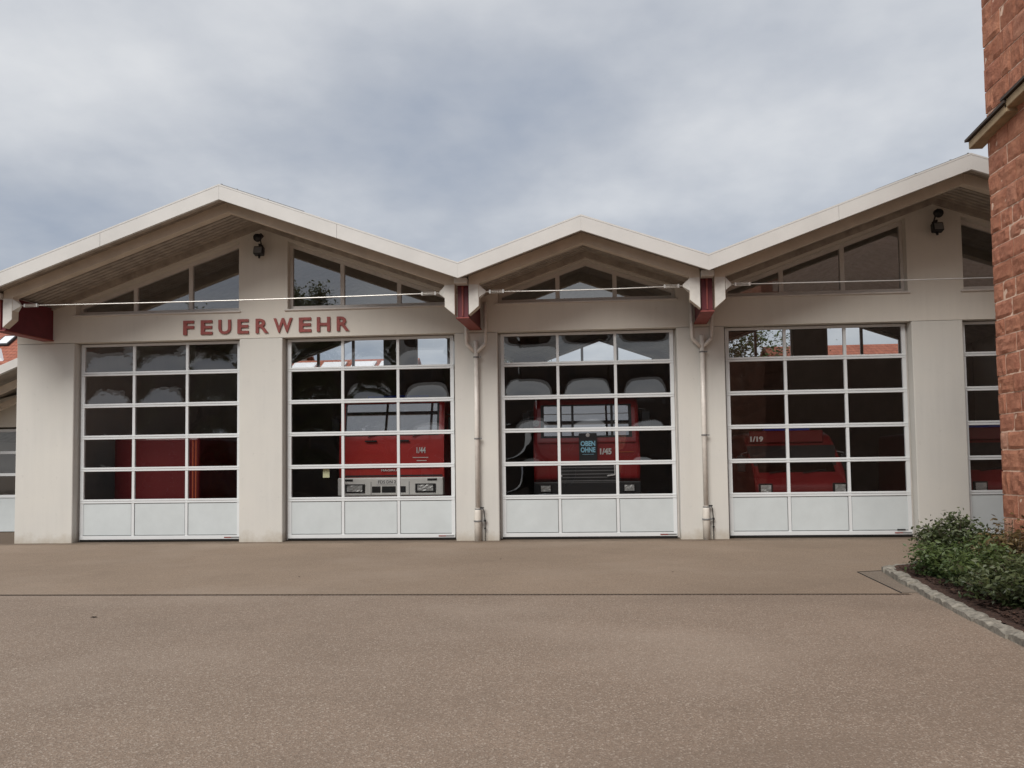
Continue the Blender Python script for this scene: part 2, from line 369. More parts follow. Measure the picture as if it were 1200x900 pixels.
def gable_wall(name, y0, y1, sk, zlow, mat):
    bm = bmesh.new(); sh = sk
    prism(bm, [(0, zlow), (24.25, zlow), (24.25, SILL), (0, SILL)], y0, y1, sh)
    edges = [0] + [e for a, b, _ in WIN for e in (a, b)] + [24.25]
    for a, b in zip(edges[::2], edges[1::2]):
        prism(bm, [(a, SILL), (b, SILL)] + polyline(a, b, .05)[::-1], y0, y1, sh)
    for k, (a, b, _) in enumerate(WIN):
        off = -.15 if k == 2 else -.18
        prism(bm, polyline(a, b, off) + polyline(a, b, .05)[::-1], y0, y1, sh)
    return fin(name, bm, mat, st)
gable_wall('gable_wall', 0, .36, 0, HEAD, PLASTER_G)
gable_wall('rear_wall', 10.0, 10.3, SK, -.02, INNER)
for x in (.02, 23.95):
    bm = bmesh.new(); a = [(x, .42), (x+.28, .42), (x+.28+SK*10, 10), (x+SK*10, 10)]
    lo = [bm.verts.new((p, q, -.02)) for p, q in a]; hi = [bm.verts.new((p, q, und(x+.14)+.06)) for p, q in a]
    bm.faces.new(lo[::-1]); bm.faces.new(hi)
    for k in range(4): bm.faces.new((lo[k], lo[(k+1) % 4], hi[(k+1) % 4], hi[k]))
    fin('side_wall', bm, PLASTER, st)
bm = bmesh.new(); prism(bm, [(.3, .004), (23.95, .004), (23.95, .016), (.3, .016)], .44, 10, SK); fin('hall_floor', bm, CONC, st)
# sills
for a, b, _ in WIN: fin('window_sill', BX(a-.06, b+.04, -.035, .15, SILL-.03, SILL+.004), WINFR, st, bevel=.006)
def offs_poly(a, b, off, zb):
    return [(a, zb), (b, zb)] + polyline(a, b, off)[::-1]
def gable_windows(y, sk, gm):
    for k, (a, b, mull) in enumerate(WIN):
        off = -.152 if k == 2 else -.182; fw = .085
        bm = bmesh.new(); y0, y1 = y, y+.07; s = sk
        prism(bm, [(a+.002, SILL+.006), (b-.002, SILL+.006), (b-.002, SILL+.095), (a+.002, SILL+.095)], y0, y1, s)
        prism(bm, polyline(a+.002, b-.002, off-fw) + polyline(a+.002, b-.002, off)[::-1], y0, y1, s)
        win = fin('gable_window', bm, WINFR, st)
        cuts = [a+.002] + list(mull) + [b-.002]
        for j, m in enumerate(cuts):
            hw = .042 if 0 < j < 3 else .06
            x0, x1 = (m-hw, m+hw) if 0 < j < 3 else ((m, m+.06) if j == 0 else (m-.06, m))
            ztop = [(x, max(z, SILL+.096)) for x, z in polyline(x0, x1, off-fw-.002)]
            fin('mullion', PR([(x0, SILL+.097), (x1, SILL+.097)] + ztop[::-1], y0-.004, y1+.004, s), WINFR, win)
        lims = [a+.064] + [v for m in mull for v in (m-.044, m+.044)] + [b-.064]
        for x0, x1 in zip(lims[::2], lims[1::2]):
            top = [(x, max(z, SILL+.1)) for x, z in polyline(x0, x1, off-fw-.004)]
            pts = [(x0, SILL+.098), (x1, SILL+.098)] + top[::-1]
            bm = bmesh.new(); bm.faces.new([bm.verts.new((x+s*(y+.035), y+.035, z)) for x, z in pts])
            fin('pane', bm, gm, win)
gable_windows(.15, 0, GLASS)
gable_windows(10.1, SK, CLEAR)

# garage doors -----------------------------------------------------------------
RAILZ = [3.565, 2.885, 2.21, 1.53, .855]
def pane_mesh(seed, wd, ht, b, mat, fall):
    rnd = random.Random(seed); NX, NZ = 12, 10; bm = bmesh.new(); g = []
    k1, k2, k3 = rnd.uniform(.7, 1.25), rnd.uniform(-.25, .25), rnd.uniform(-.2, .2)
    for j in range(NZ+1):
        row = []
        for i in range(NX+1):
            u, v = i/NX*2-1, j/NZ*2-1
            d = b*k1*(1-abs(u)**3.0)*(1-((1-v)/2)**(2.5+2*k3))*(1-fall*((1+v)/2)**3)*(1+k2*u)
            d += .0003*noise.noise(Vector((u*2.2, v*2.2, seed*3.1)))
            row.append(bm.verts.new((u*wd/2, d, v*ht/2)))
        g.append(row)
    for j in range(NZ):
        for i in range(NX): bm.faces.new((g[j][i], g[j][i+1], g[j+1][i+1], g[j+1][i]))
    me = bpy.data.meshes.new('pane'); bm.to_mesh(me); bm.free(); me.materials.append(mat)
    me.polygons.foreach_set('use_smooth', [True]*len(me.polygons)); return me
DT = 4.20
zl = [DT-.03] + RAILZ
lw = 3.5; LX0 = .05
cw = lw/3
heights = [(zl[i]-.042, zl[i+1]+.042) for i in range(5)]
PANES = [[pane_mesh(17*v+h, cw-.062, heights[h][0]-heights[h][1]+.01, (.022 if v < 4 else .004 if v < 6 else .021), (ACRYL if v < 4 else ACRYL3 if v < 6 else ACRYL2), (.42, .2, .05, 0, 0)[h]) for h in range(5)] for v in range(9)]
panel_bm = BX(-(cw-.078)/2, (cw-.078)/2, -.012, .02, 0, .662); bmesh.ops.bevel(panel_bm, geom=list(panel_bm.edges), offset=.006, segments=1, affect='EDGES')
panel_me = bpy.data.meshes.new('panel'); panel_bm.to_mesh(panel_me); panel_bm.free(); panel_me.materials.append(PANEL)
def garage_door(x0, x1, idx, y=.20, zt=DT):
    l = x0 + (x1-x0-lw)/2
    bm = bmesh.new()
    for k in range(4):
        c = l + cw*k; hw = .036 if k in (0, 3) else .028
        c = c + (.036 if k == 0 else -.036 if k == 3 else 0)
        box(bm, c-hw, c+hw, y-.02, y+.03, .05, zt)
    d = fin('garage_door', bm, WHITE, st)
    fin('guide_rail', BX(x0+.004, l-.006, y+.03, y+.10, 0.017, HEAD-.01), WINFR, d)
    fin('guide_rail', BX(l+lw+.006, x1-.004, y+.03, y+.10, 0.017, HEAD-.01), WINFR, d)
    fin('head_rail', BX(l, l+lw, y-.026, y+.032, zt-.05, zt-.002), WHITE, d)
    for z in RAILZ:
        for a, b in ((z+.003, z+.042), (z-.042, z-.003)):
            fin('rail', BX(l+.001, l+lw-.001, y-.028, y+.032, a, b), WHITE, d, bevel=.004)
    fin('bottom_rail', BX(l+.001, l+lw-.001, y-.028, y+.032, .052, .128), WHITE, d, bevel=.004)
    fin('bottom_seal', BX(l+.002, l+lw-.002, y-.02, y+.03, .017, .05), SEAL, d)
    fin('panel_backing', BX(l+.04, l+lw-.04, y+.004, y+.018, .13, .812), GREY, d)
    for k in range(3):
        cx = l + cw*(k+.5)
        o = link('panel', panel_me, d); o.location = (cx, y, .140)
        for h in range(5):
            v = (idx*7 + k*3 + h*5) % 4 if idx in (1, 2) else (6 + (k*2+h) % 3 if idx == 0 else 4 + (k+h) % 2)
            o = link('pane', PANES[v][h], d); o.location = (cx, y+.008, sum(heights[h])/2)
    pl = fin('maker_plate', BX(l+lw-.34, l+lw-.02, y-.034, y-.029, .075, .098), GREY, d)
    fin('plate_stripe', BX(l+lw-.34, l+lw-.19, y-.037, y-.0345, .077, .097), LETTER, pl)
    if idx == 3:
        hd = fin('handle', BX(l+lw-.30, l+lw-.14, y-.05, y-.0375, .135, .16), BLACK, d, bevel=.004)
    return d
for i, (a, b) in enumerate(DOORS): garage_door(a, b, i)

# roof -------------------------------------------------------------------------
YF, YB = -1.66, 10.9
bpts = BRK[1:-1]
slopes = [((-.62, 5.46), BRK[1])] + list(zip(bpts, bpts[1:])) + [(BRK[-2], BRK[-1])]
for (a, za), (b, zb) in slopes:
    rs = fin('roof_slope', PR([(a, za+.05), (b, zb+.05), (b, zb+.2), (a, za+.2)], YF, YB, sk=SK), SOFFIT, st)
    fin('roof_sheet', PR([(a, za+.203), (b, zb+.203), (b, zb+.225), (a, za+.225)], YF-.03, YB, sk=SK), FASCIA, rs)
    nf = max(1, round(abs(b-a)/2.3))
    for q in range(nf):
        u0, u1 = q/nf, (q+1)/nf; xa, xb = a+(b-a)*u0+(.003 if q else 0), a+(b-a)*u1; z_a, z_b = za+(zb-za)*(xa-a)/(b-a), za+(zb-za)*(xb-a)/(b-a)
        fin('fascia', PR([(xa, z_a-.07), (xb, z_b-.07), (xb, z_b+.19), (xa, z_a+.19)], YF-.055, YF-.003, sk=SK), FASCIA, rs, bevel=.003)
    fin('fascia_cap', PR([(a, za+.192), (b, zb+.192), (b, zb+.222), (a, za+.222)], YF-.058, YF-.031, sk=SK), FASCIA, rs)
    bm = bmesh.new(); y = YF
    while y < -.02:
        y2 = min(y+.125, -.004)
        prism(bm, [(a, za), (b, zb), (b, zb+.048), (a, za+.048)], y, y2-.028, SK); y += .125
    fin('soffit_boards', bm, SOFFIT, rs, kind='stuff')
    fin('wall_trim', PR([(a, za-.115), (b, zb-.115), (b, zb-.002), (a, za-.002)], -.06, -.003, sk=0), SOFFIT, rs)
    # rafter behind the fascia
    lo_end = (a, za) if za < zb else (b, zb); hi_end = (b, zb) if za < zb else (a, za)
    sg = 1 if hi_end[0] > lo_end[0] else -1
    x0 = lo_end[0] + sg*.13; z0 = lo_end[1] + .13*(hi_end[1]-lo_end[1])/abs(hi_end[0]-lo_end[0])
    sl = (hi_end[1]-lo_end[1])/abs(hi_end[0]-lo_end[0])
    x2, z2 = x0+sg*.19, z0+.19*sl
    pts = [(x0, z0-.003), (hi_end[0], hi_end[1]-.003), (hi_end[0], hi_end[1]-.205), (x2, z2-.20), (x2, 4.47), (x0, 4.31)]
    if abs(hi_end[0]-lo_end[0]) > 1.4 or True:
        rf = fin('rafter', PR(pts, -1.38, -1.22, sk=SK), RAFTER, rs, bevel=.006)
        fin('rafter_foot', PR([(x0+sg*.004, z0-.16), (x2-sg*.004, z2-.24), (x2-sg*.004, 4.475), (x0+sg*.004, 4.32)], -1.388, -1.3805, sk=SK), PLATE, rf)
        bm = bmesh.new(); xa = x2 + SK*-1.3
        base = [bm.verts.new((xa, -1.3+dy, 4.755+dz)) for dy, dz in ((-.085, -.115), (.085, -.115), (.085, .115), (-.085, .115))]
        tip = [bm.verts.new((xa+sg*.115, -1.3+dy, 4.755+dz)) for dy, dz in ((-.02, -.02), (.02, -.02), (.02, .02), (-.02, .02))]
        bm.faces.new(base); bm.faces.new(tip)
        for k in range(4): bm.faces.new((base[k], base[(k+1) % 4], tip[(k+1) % 4], tip[k]))
        fin('anchor_block', bm, PLATE, rf)
# tie rods between the valleys
VAL = [.70, 9.83, 14.335, 23.5]
for a, b in zip(VAL, VAL[1:]):
    x0, x1 = a+.40+SK*-1.3, b-.40+SK*-1.3
    bm = bmesh.new(); n = 9
    tube(bm, [(x0+(x1-x0)*i/n, -1.3, 4.755-.022*math.sin(math.pi*i/n)) for i in range(n+1)], .0105, 8)
    rod = fin('tie_rod', bm, STEEL, st)
    for x, s in ((x0, 1), (x1, -1)):
        bm = bmesh.new(); tube(bm, [(x+s*.12, -1.3, 4.777), (x+s*.36, -1.3, 4.777)], .007, 6); tube(bm, [(x+s*.12, -1.3, 4.727), (x+s*.36, -1.3, 4.727)], .007, 6)
        box(bm, min(x+s*.10, x+s*.13), max(x+s*.10, x+s*.13), -1.32, -1.28, 4.72, 4.785); box(bm, min(x+s*.35, x+s*.38), max(x+s*.35, x+s*.38), -1.32, -1.28, 4.72, 4.785)
        fin('turnbuckle', bm, STEEL, rod)
# red valley beams, gutters, downpipes
for i, vx in enumerate(VAL):
    def skx(x, y): return x + SK*y
    bm = bmesh.new(); prism(bm, [(vx-.10, 4.285), (vx+.10, 4.285), (vx+.10, 4.96), (vx-.10, 4.96)], -1.27, -.002, SK)
    vb = fin('valley_beam', bm, DRED, st)
    fin('bottom_plate', PR([(vx-.125, 4.262), (vx+.125, 4.262), (vx+.125, 4.283), (vx-.125, 4.283)], -1.33, -.003, sk=SK), BRED, vb)
    fin('end_strip', PR([(vx-.012, 4.31), (vx+.012, 4.31), (vx+.018, 4.88), (vx-.018, 4.88)], -1.30, -1.272, sk=SK), RAFTER if i == 3 else BRED, vb)
    fin('gutter_box', PR([(vx-.115, 4.885), (vx+.115, 4.885), (vx+.115, 4.985), (vx-.115, 4.985)], -1.50, -1.275, sk=SK), PLATE, vb, bevel=.006)
    if i in (1, 2):
        y = -.085; bm = bmesh.new(); c = vx+.01
        for s in (-1, 1): tube(bm, [(c+s*.20, y, 4.82), (c+s*.20, y, 4.0), (c+s*.175, y, 3.955), (c+s*.02, y, 3.80)], .036, 10)
        tube(bm, [(c, y, 4.03), (c, y, .60)], .046, 12)
        pipe = fin('downpipe', bm, PIPE, st, smooth=True)
        bm = bmesh.new(); tube(bm, [(c, y, .66), (c, y, .60), (c, y, .52), (c, y, -.01)], [.05, .066, .07, .07], 14)
        sp = fin('standpipe', bm, STANDP, pipe, smooth=True)
        for z, r in ((3.70, .056), (2.05, .056), (.64, .06), (.40, .082)):
            bm = TU([(c, y, z-.014), (c, y, z+.014)], r, 14); box(bm, c+.03, c+r+.045, y-.01, y+.012, z-.012, z+.012); box(bm, c-.01, c+.01, y+.04, 0-.001, z-.01, z+.01)
            fin('pipe_clamp', bm, GREY, pipe)
        bm = bmesh.new(); tube(bm, [(c+.05, y, .66), (c+.10, y, .665), (c+.125, y+.01, .60), (c+.14, y+.03, .40), (c+.14, y+.03, -.01)], .009, 8)
        box(bm, c+.05, c+.125, y-.012, y+.012, .652, .676); box(bm, c+.118, c+.162, y+.012, y+.045, .385, .425); box(bm, c+.122, c+.158, y+.012, y+.045, .235, .265)
        fin('earth_wire', bm, BLACK, pipe)
# lightning wire along the ridge ends
for rx, rz in ((5.333, 6.63), (18.884, 6.63)):
    sgn = 1 if rx < 10 else -1
    P = [(rx+SK*YF+sgn*d, YF+.05, rz+.222-d*.3605+.028) for d in (0, .3, .9, 1.6)]
    bm = bmesh.new(); tube(bm, P, .006, 6)
    for p in P[:3]: box(bm, p[0]-.015, p[0]+.015, p[1]-.01, p[1]+.01, p[2]-.03, p[2]+.012)
    fin('lightning_wire', bm, GREY, st)

# lettering on the wall
sg = thing('wall_lettering', 'raised red capital letters FEUERWEHR fixed above the two left garage doors', 'sign', (5.44, 0, 4.47))
for ch, a, b in (('F', 3.67, 3.90), ('E', 4.05, 4.30), ('U', 4.43, 4.70), ('E', 4.84, 5.08), ('R', 5.23, 5.50), ('W', 5.61, 6.01), ('E', 6.15, 6.41), ('H', 6.53, 6.81), ('R', 6.95, 7.21)):
    text_fit('letter', ch, a-5.44, b-5.44, -.15, .15, -.002, LETTER, sg, depth=.03, bold=.024)
# floodlights on the gable tips
def floodlight(x, label):
    t = thing('floodlight', label, 'floodlight', (x, 0, 6.1), 'floodlights on the gables')
    fin('bracket', BX(-.02, .02, -.16, -.001, .02, .06), BLACK, t)
    bm = TU([(.0, -.13, .21), (0, -.20, .18), (0, -.27, .15)], [.05, .075, .085], 14); tube(bm, [(0.02, -.05, .24), (.03, -.16, .25)], .03, 8); fin('round_lamp', bm, BLACK, t, smooth=True)
    fin('lamp_arm', TU([(0, -.02, .04), (0, -.09, .12), (0.01, -.12, .2)], .014, 8), BLACK, t)
    h = fin('lamp_housing', PX([(-.10, -.02), (-.21, -.0), (-.25, -.17), (-.13, -.20)], -.10, .10), BLACK, t, bevel=.012)
    bm = bmesh.new(); bm.faces.new([bm.verts.new(p) for p in ((-.08, -.2215, -.025), (.08, -.2215, -.025), (.08, -.2555, -.155), (-.08, -.2555, -.155))]); fin('lens', bm, GREY, h)
    fin('sensor', TU([(0, -.16, -.2), (0, -.17, -.245)], [.03, .018], 10), BLACK, t, smooth=True)
floodlight(5.36, 'black twin floodlight under the gable tip above the FEUERWEHR letters')
floodlight(18.88, 'black twin floodlight under the gable tip beside the red stone building')

# ------------------------------------------------------------------ vehicles in the hall
def wheel(parent, x, y, r, wd, s):
    bm = bmesh.new(); tube(bm, [(x, y, r), (x+s*.03, y, r), (x+s*(wd-.03), y, r), (x+s*wd, y, r)], [r-.04, r, r, r-.04], 24)
    t = fin('wheel', bm, RUBBER, parent, smooth=False)
    fin('rim', TU([(x+s*(wd+.001), y, r), (x+s*(wd+.02), y, r)], [r*.58, r*.5], 20), GREY, t)
def headlight(parent, x0, x1, y, z0, z1):
    h = fin('headlight', BX(x0, x1, y-.02, y+.03, z0, z1), BLACK, parent, bevel=.006)
    m = (x1-x0)*.12; mm = (z1-z0)*.14
    bm = bmesh.new(); nx, nz = 7, 4
    g = [[bm.verts.new((x0+m+(x1-x0-2*m)*i/nx, y-.024-.012*random.Random(i*7+j*13+int(x0*100)).random(), z0+mm+(z1-z0-2*mm)*j/nz)) for i in range(nx+1)] for j in range(nz+1)]
    for j in range(nz):
        for i in range(nx): bm.faces.new((g[j][i], g[j][i+1], g[j+1][i+1], g[j+1][i]))
    fin('reflector', bm, LAMPR, h)
    fin('lens', BX(x0+m*.6, x1-m*.6, y-.046, y-.042, z0+mm*.6, z1-mm*.6), LENS, h)
def mirror(parent, x, y, z, s):
    m = fin('mirror', BX(x+s*.16-.09, x+s*.16+.09, y-.16, y-.11, z-.18, z+.18), BLACK, parent, bevel=.02, seg=2)
    fin('mirror_arm', TU([(x, y, z+.25), (x+s*.14, y-.1, z+.22), (x+s*.16, y-.11, z+.1)], .014, 8), GREY, m)

# truck behind the second door
T = thing('fire_truck', 'red fire truck with white bumper and number 1/44 behind the glazed door', 'fire truck', (7.61, 2.0, .016), 'fire engines parked in the hall')
hw = 1.22
fin('cab', PX([(0, .62), (-.04, 1.5), (0, 2.17), (.14, 2.97), (.30, 3.05), (1.9, 3.05), (1.9, .62)], -hw, hw), RED, T, bevel=.07, seg=3)
fin('equipment_body', BX(-hw, hw, 1.98, 6.6, .72, 3.1), RED, T, bevel=.04, seg=2)
fin('chassis', BX(-.5, .5, .3, 6.5, .45, .73), BLACK, T)
ws = PX([(-.012, 2.225), (.0, 2.215), (.127, 2.94), (.115, 2.943)], -1.06, 1.06); fin('windscreen', ws, SCREEN, T, bevel=.004)
fin('windscreen_backing', PX([(.003, 2.2), (.03, 2.2), (.16, 2.95), (.133, 2.955)], -1.1, 1.1), BLACK, T)
for x in (-.55, .5): fin('wiper', TU([(x, -.045, 2.17), (x+.25, -.02, 2.26), (x+.62, .0, 2.30)], .012, 6), BLACK, T)
for x in (-.45, .3): fin('grab_handle', BX(x-.16, x+.12, -.075, -.035, 2.06, 2.10), BLACK, T, bevel=.008)
fin('panel_gap', BX(-1.12, 1.12, -.058, -.03, 1.50, 1.535), BLACK, T)
fin('panel_gap', BX(-1.18, 1.18, -.055, -.03, 1.265, 1.30), BLACK, T)
fin('trim_strip', BX(-1.12, 1.12, -.066, -.035, 1.455, 1.475), DRKRED, T)
b = fin('bumper', BX(-hw, hw, -.17, .05, .83, 1.245), BUMP, T, bevel=.03, seg=2)
for s in (-1, 1):
    headlight(T, min(s*.58, s*1.05), max(s*.58, s*1.05), -.175, .905, 1.10)
    fin('indicator', BX(min(s*.86, s*1.08), max(s*.86, s*1.08), -.178, -.165, 1.165, 1.215), BLACK, b)
    fin('bumper_joint', BX(s*.44-.006, s*.44+.006, -.1745, -.165, .86, 1.15), GREY, b)
    mirror(T, s*hw, .35, 2.45, s); wheel(T, s*hw*.98, .95, .5, .3, -s); wheel(T, s*hw*.98, 5.0, .5, .3, -s)
for x0, x1 in ((-.42, -.22), (-.19, .13), (.17, .36)): fin('air_slot', BX(x0, x1, -.178, -.165, .90, 1.045), BLACK, b, bevel=.005)
p = fin('licence_plate', BX(-.31, .17, -.182, -.172, 1.085, 1.205), TXTW, T)
text_fit('lettering', 'FDS DN 2', -.27, .14, 1.11, 1.18, -.183, BLACK, p, .002, .01)
text_fit('lettering', 'MAGIRUS', -.23, .18, 1.385, 1.43, -.062, TXTW, T, .006, .02)
text_fit('lettering', '1/44', .59, .80, 1.79, 1.93, -.034, TXTW, T, .006, .025)
fin('lettering_line', BX(.50, .86, -.042, -.036, 1.685, 1.70), TXTW, T); fin('lettering_line', BX(.59, .82, -.042, -.036, 1.612, 1.628), TXTW, T)
bm = BX(-.75, .75, .7, 1.0, 3.06, 3.2); fin('beacon_bar', bm, BLUE, T, bevel=.03, seg=2)

# older truck behind the third door
T = thing('fire_truck', 'older red fire truck with dark grille and OBEN OHNE sign behind the door', 'fire truck', (12.08, 2.0, .016), 'fire engines parked in the hall')
hw = 1.2
fin('cab', PX([(.05, 1.12), (.0, 1.6), (.03, 2.06), (.23, 2.86), (.42, 3.0), (2.0, 3.02), (2.0, .75), (.3, .75), (.3, 1.12)], -hw, hw) , DRKRED, T, bevel=.09, seg=3)
fin('equipment_body', BX(-hw, hw, 2.06, 6.8, .75, 3.05) , DRKRED, T, bevel=.04, seg=2)
fin('chassis', BX(-.5, .5, .35, 6.6, .45, .76), BLACK, T)
fin('windscreen_backing', PX([(.030, 2.09), (.06, 2.09), (.25, 2.85), (.220, 2.855)], -1.03, 1.03), BLACK, T)
for x0, x1 in ((-.96, -.33), (-.28, .56), (.61, .96)):
    fin('windscreen', PX([(.018, 2.13), (.028, 2.125), (.198, 2.815), (.188, 2.82)], x0, x1), SCREEN, T, bevel=.003)
fin('grille', BX(-.66, .72, -.035, .03, .98, 1.50), BLACK, T, bevel=.02)
for k in range(6): fin('grille_bar', BX(-.6, .66, -.046, -.036, 1.03+.075*k, 1.05+.075*k), GREY, T)
fin('bumper', BX(-hw, hw, -.12, .1, .66, 1.10), BLACK, T, bevel=.03, seg=2)
fin('trim_strip', BX(-1.1, 1.1, -.022, .002, 1.975, 1.995), DRKRED, T); fin('trim_strip', BX(-.68, .72, -.03, .02, 1.53, 1.555), TXTW, T)
for s in (-1, 1):
    headlight(T, min(s*.79, s*1.07), max(s*.79, s*1.07), -.125, .86, 1.04)
    wheel(T, s*hw*.98, 1.0, .48, .28, -s); wheel(T, s*hw*.98, 5.1, .48, .28, -s)
    mirror(T, s*hw, .3, 2.5, s)
fin('lamp', TU([(-1.13, -.05, 2.42), (-1.13, -.12, 2.42)], [.05, .075], 14), CHROME, T)
fin('hose_hook', TU([(.62, -.06, 1.46), (.62, -.08, 1.24), (.45, -.08, 1.22)], .018, 8), TXTW, T)
fin('hose_hook', TU([(-.64, -.06, 1.23), (-.56, -.08, 1.225)], .018, 8), TXTW, T)
text_fit('lettering', '1/45', .30, .56, 1.70, 1.84, .0, TXTW, T, .006, .045)
fin('stripe', BX(.72, 1.06, -.012, .004, 1.745, 1.76), YEL, T)
bm = BX(-.7, .7, .75, 1.0, 3.03, 3.15); fin('beacon_bar', bm, BLUE, T, bevel=.03, seg=2)
S = thing('poster', 'dark poster with pale blue words OBEN OHNE on the older truck front', 'poster', (12.11, 1.90, 1.57))
fin('sheet', BX(-.20, .20, 0, .012, 0, .63), POST, S)
text_fit('lettering', 'OBEN', -.165, .165, .335, .455, -.001, TXTB, S, .003, .045); text_fit('lettering', 'OHNE', -.165, .165, .195, .315, -.001, TXTB, S, .003, .045)
fin('print_line', BX(-.13, .13, -.004, -.001, .15, .158), TXTB, S)
fin('magnet', TU([(0, -.012, .585), (0, -.001, .585)], [.03, .045], 12), TXTW, S)

# two crew vans
def van(x, y, num, label):
    T = thing('crew_van', label, 'van', (x, y, .016), 'crew vans parked in the hall'); hw = .95
    fin('body', PX([(.02, .42), (-.03, .62), (0, .98), (.30, 1.22), (.82, 1.84), (.98, 2.06), (1.3, 2.14), (4.7, 2.12), (4.85, .42)], -hw, hw), VANRED, T, bevel=.09, seg=3)
    fin('windscreen', PX([(.325, 1.255), (.335, 1.235), (.80, 1.80), (.785, 1.81)], -.80, .80), SCREEN, T)
    fin('windscreen_backing', PX([(.30, 1.205), (.37, 1.205), (.86, 1.83), (.79, 1.84)], -.945, .945), BLACK, T)
    fin('roof_board', BX(-.88, .72, .80, .86, 1.90, 2.17), VANRED, T, bevel=.02)
    text_fit('lettering', num, -.86, -.58, 1.93, 2.05, .797, TXTW, T, .006, .045)
    fin('beacon_bar', BX(-.5, .5, 1.0, 1.25, 2.15, 2.28), BLUE, T, bevel=.03, seg=2)
    fin('bumper', BX(-.93, .93, -.09, .1, .40, .68), BLACK, T, bevel=.04, seg=2); fin('grille', BX(-.55, .55, -.045, .02, .74, .83), BLACK, T, bevel=.01)
    for s in (-1, 1):
        headlight(T, min(s*.62, s*.90), max(s*.62, s*.90), -.03, .80, 1.03)
        wheel(T, s*.93, .85, .33, .22, -s); wheel(T, s*.93, 3.9, .33, .22, -s); mirror(T, s*hw, .75, 1.45, s)
    for k in range(2): fin('wiper', TU([(-.6+.7*k, .26, 1.24), (-.1+.7*k, .36, 1.31)], .012, 6), BLACK, T)
    return T
van(16.56, 1.15, '1/19', 'red crew van marked 1/19 behind the door beside the bare pillar')
van(20.9, 1.15, '1/51', 'red crew van marked 1/51 behind the door partly hidden by the stone building')
# red box trailer behind the first door
T = thing('equipment_trailer', 'plain red box trailer with orange edge stripe behind the left glazed door', 'trailer', (2.40, 1.25, .016))
fin('box_body', BX(-1.0, 1.0, 0, 3.6, .62, 2.22), VANRED, T, bevel=.06, seg=3)
fin('shutter', BX(-.47, .80, -.016, .0, .72, 2.12), VANRED, T, bevel=.006)
for x in (.86, .93): fin('edge_stripe', BX(x-.011, x+.011, -.010, .001, .70, 2.14), YEL, T)
fin('frame_rail', BX(-.9, .9, .05, 3.5, .5, .63), BLACK, T)
for s in (-1, 1):
    fin('tail_lamp', BX(s*.84-.08, s*.84+.08, -.03, .02, .52, .60), LETTER, T, bevel=.006); wheel(T, s*.98, 1.9, .34, .2, -s)
fin('drawbar', TU([(0, 3.6, .5), (0, 4.7, .48)], .05, 10), BLACK, T); fin('support_leg', TU([(0, 4.5, .5), (0, 4.5, 0)], .03, 8), GREY, T)
# lockers on the hall's end wall and a paper on the second door
T = thing('locker', 'grey slatted metal locker against the hall side wall', 'locker', (.62, 3.6, .016))
fin('cabinet', BX(-.26, .26, 0, 2.4, 0, 1.62), GREY, T, bevel=.01)
for k in range(8): fin('slat', BX(-.24, .24, -.02, -.003, .25+.16*k, .35+.16*k), GREY, T)
fin('paper_notice', BX(6.56, 6.70, .26, .262, 1.30, 1.50), PAPER, label='small pale yellow paper stuck inside the second garage door', category='notice')

# ------------------------------------------------------------------ low annex on the left
A = thing('annex_garage', 'lower set-back garage bay with sloping white-edged roof left of the end pillar', 'garage')
def az(x): return 4.02 + .40*(x+1.2)
fin('wall', PR([(-5.2, 2.62), (-.01, 2.62), (-.01, az(0)-.62), (-5.2, max(az(-5.2)-.62, 2.7))], 2.7, 2.95), PLASTER_G, A)
fin('pillar', BX(-.62, -.005, 2.7, 2.95, -.02, 2.617), PLASTER, A)
fin('pillar', BX(-5.2, -4.5, 2.7, 2.95, -.02, 2.617), PLASTER, A)
fin('side_wall', BX(-5.2, -4.95, 2.951, 10, -.02, 2.7), PLASTER, A)
fin('rear_wall', BX(-4.94, -.005, 9.8, 10, -.02, 3.4), INNER, A)
for k, (yy, dz, th, m) in enumerate(((1.25, 0, .20, FASCIA), (1.75, -.28, .17, RAFTER), (2.3, -.47, .15, RAFTER))):
    fin('fascia' if k == 0 else 'rafter', PR([(-5.6, az(-5.6)+dz-th), (-.01, az(-.01)+dz-th), (-.01, az(-.01)+dz), (-5.6, az(-5.6)+dz)], yy, yy+.09), m, A)
for k, (ya, yb, dz) in enumerate(((1.345, 10.2, -.05),)):
    rr = fin('roof_slope', PR([(-5.6, az(-5.6)+dz-.1), (-.012, az(-.012)+dz-.1), (-.012, az(-.012)+dz), (-5.6, az(-5.6)+dz)], ya, yb), SOFFIT, A)
d = fin('garage_door', BX(-4.5, -.62, 2.80, 2.84, .02, .86), PANEL, A)
zr = [.86, 1.40, 1.95, 2.5]
for z in zr: fin('rail', BX(-4.5, -.62, 2.78, 2.85, z, z+.07), WHITE, d)
for k in range(4):
    x = -4.5 + k*3.88/3
    fin('stile', BX(max(-4.5, x-.035), min(-.62, x+.035), 2.785, 2.845, .93, 2.5), WHITE, d)
for a, b in zip(zr, zr[1:]):
    for k in range(3):
        x = -4.5 + k*3.88/3
        bm = bmesh.new(); bm.faces.new([bm.verts.new((p, 2.815, q)) for p, q in ((x+.03, a+.072), (x+1.26, a+.072), (x+1.26, b-.002), (x+.03, b-.002))]); fin('pane', bm, ACRYL, d)

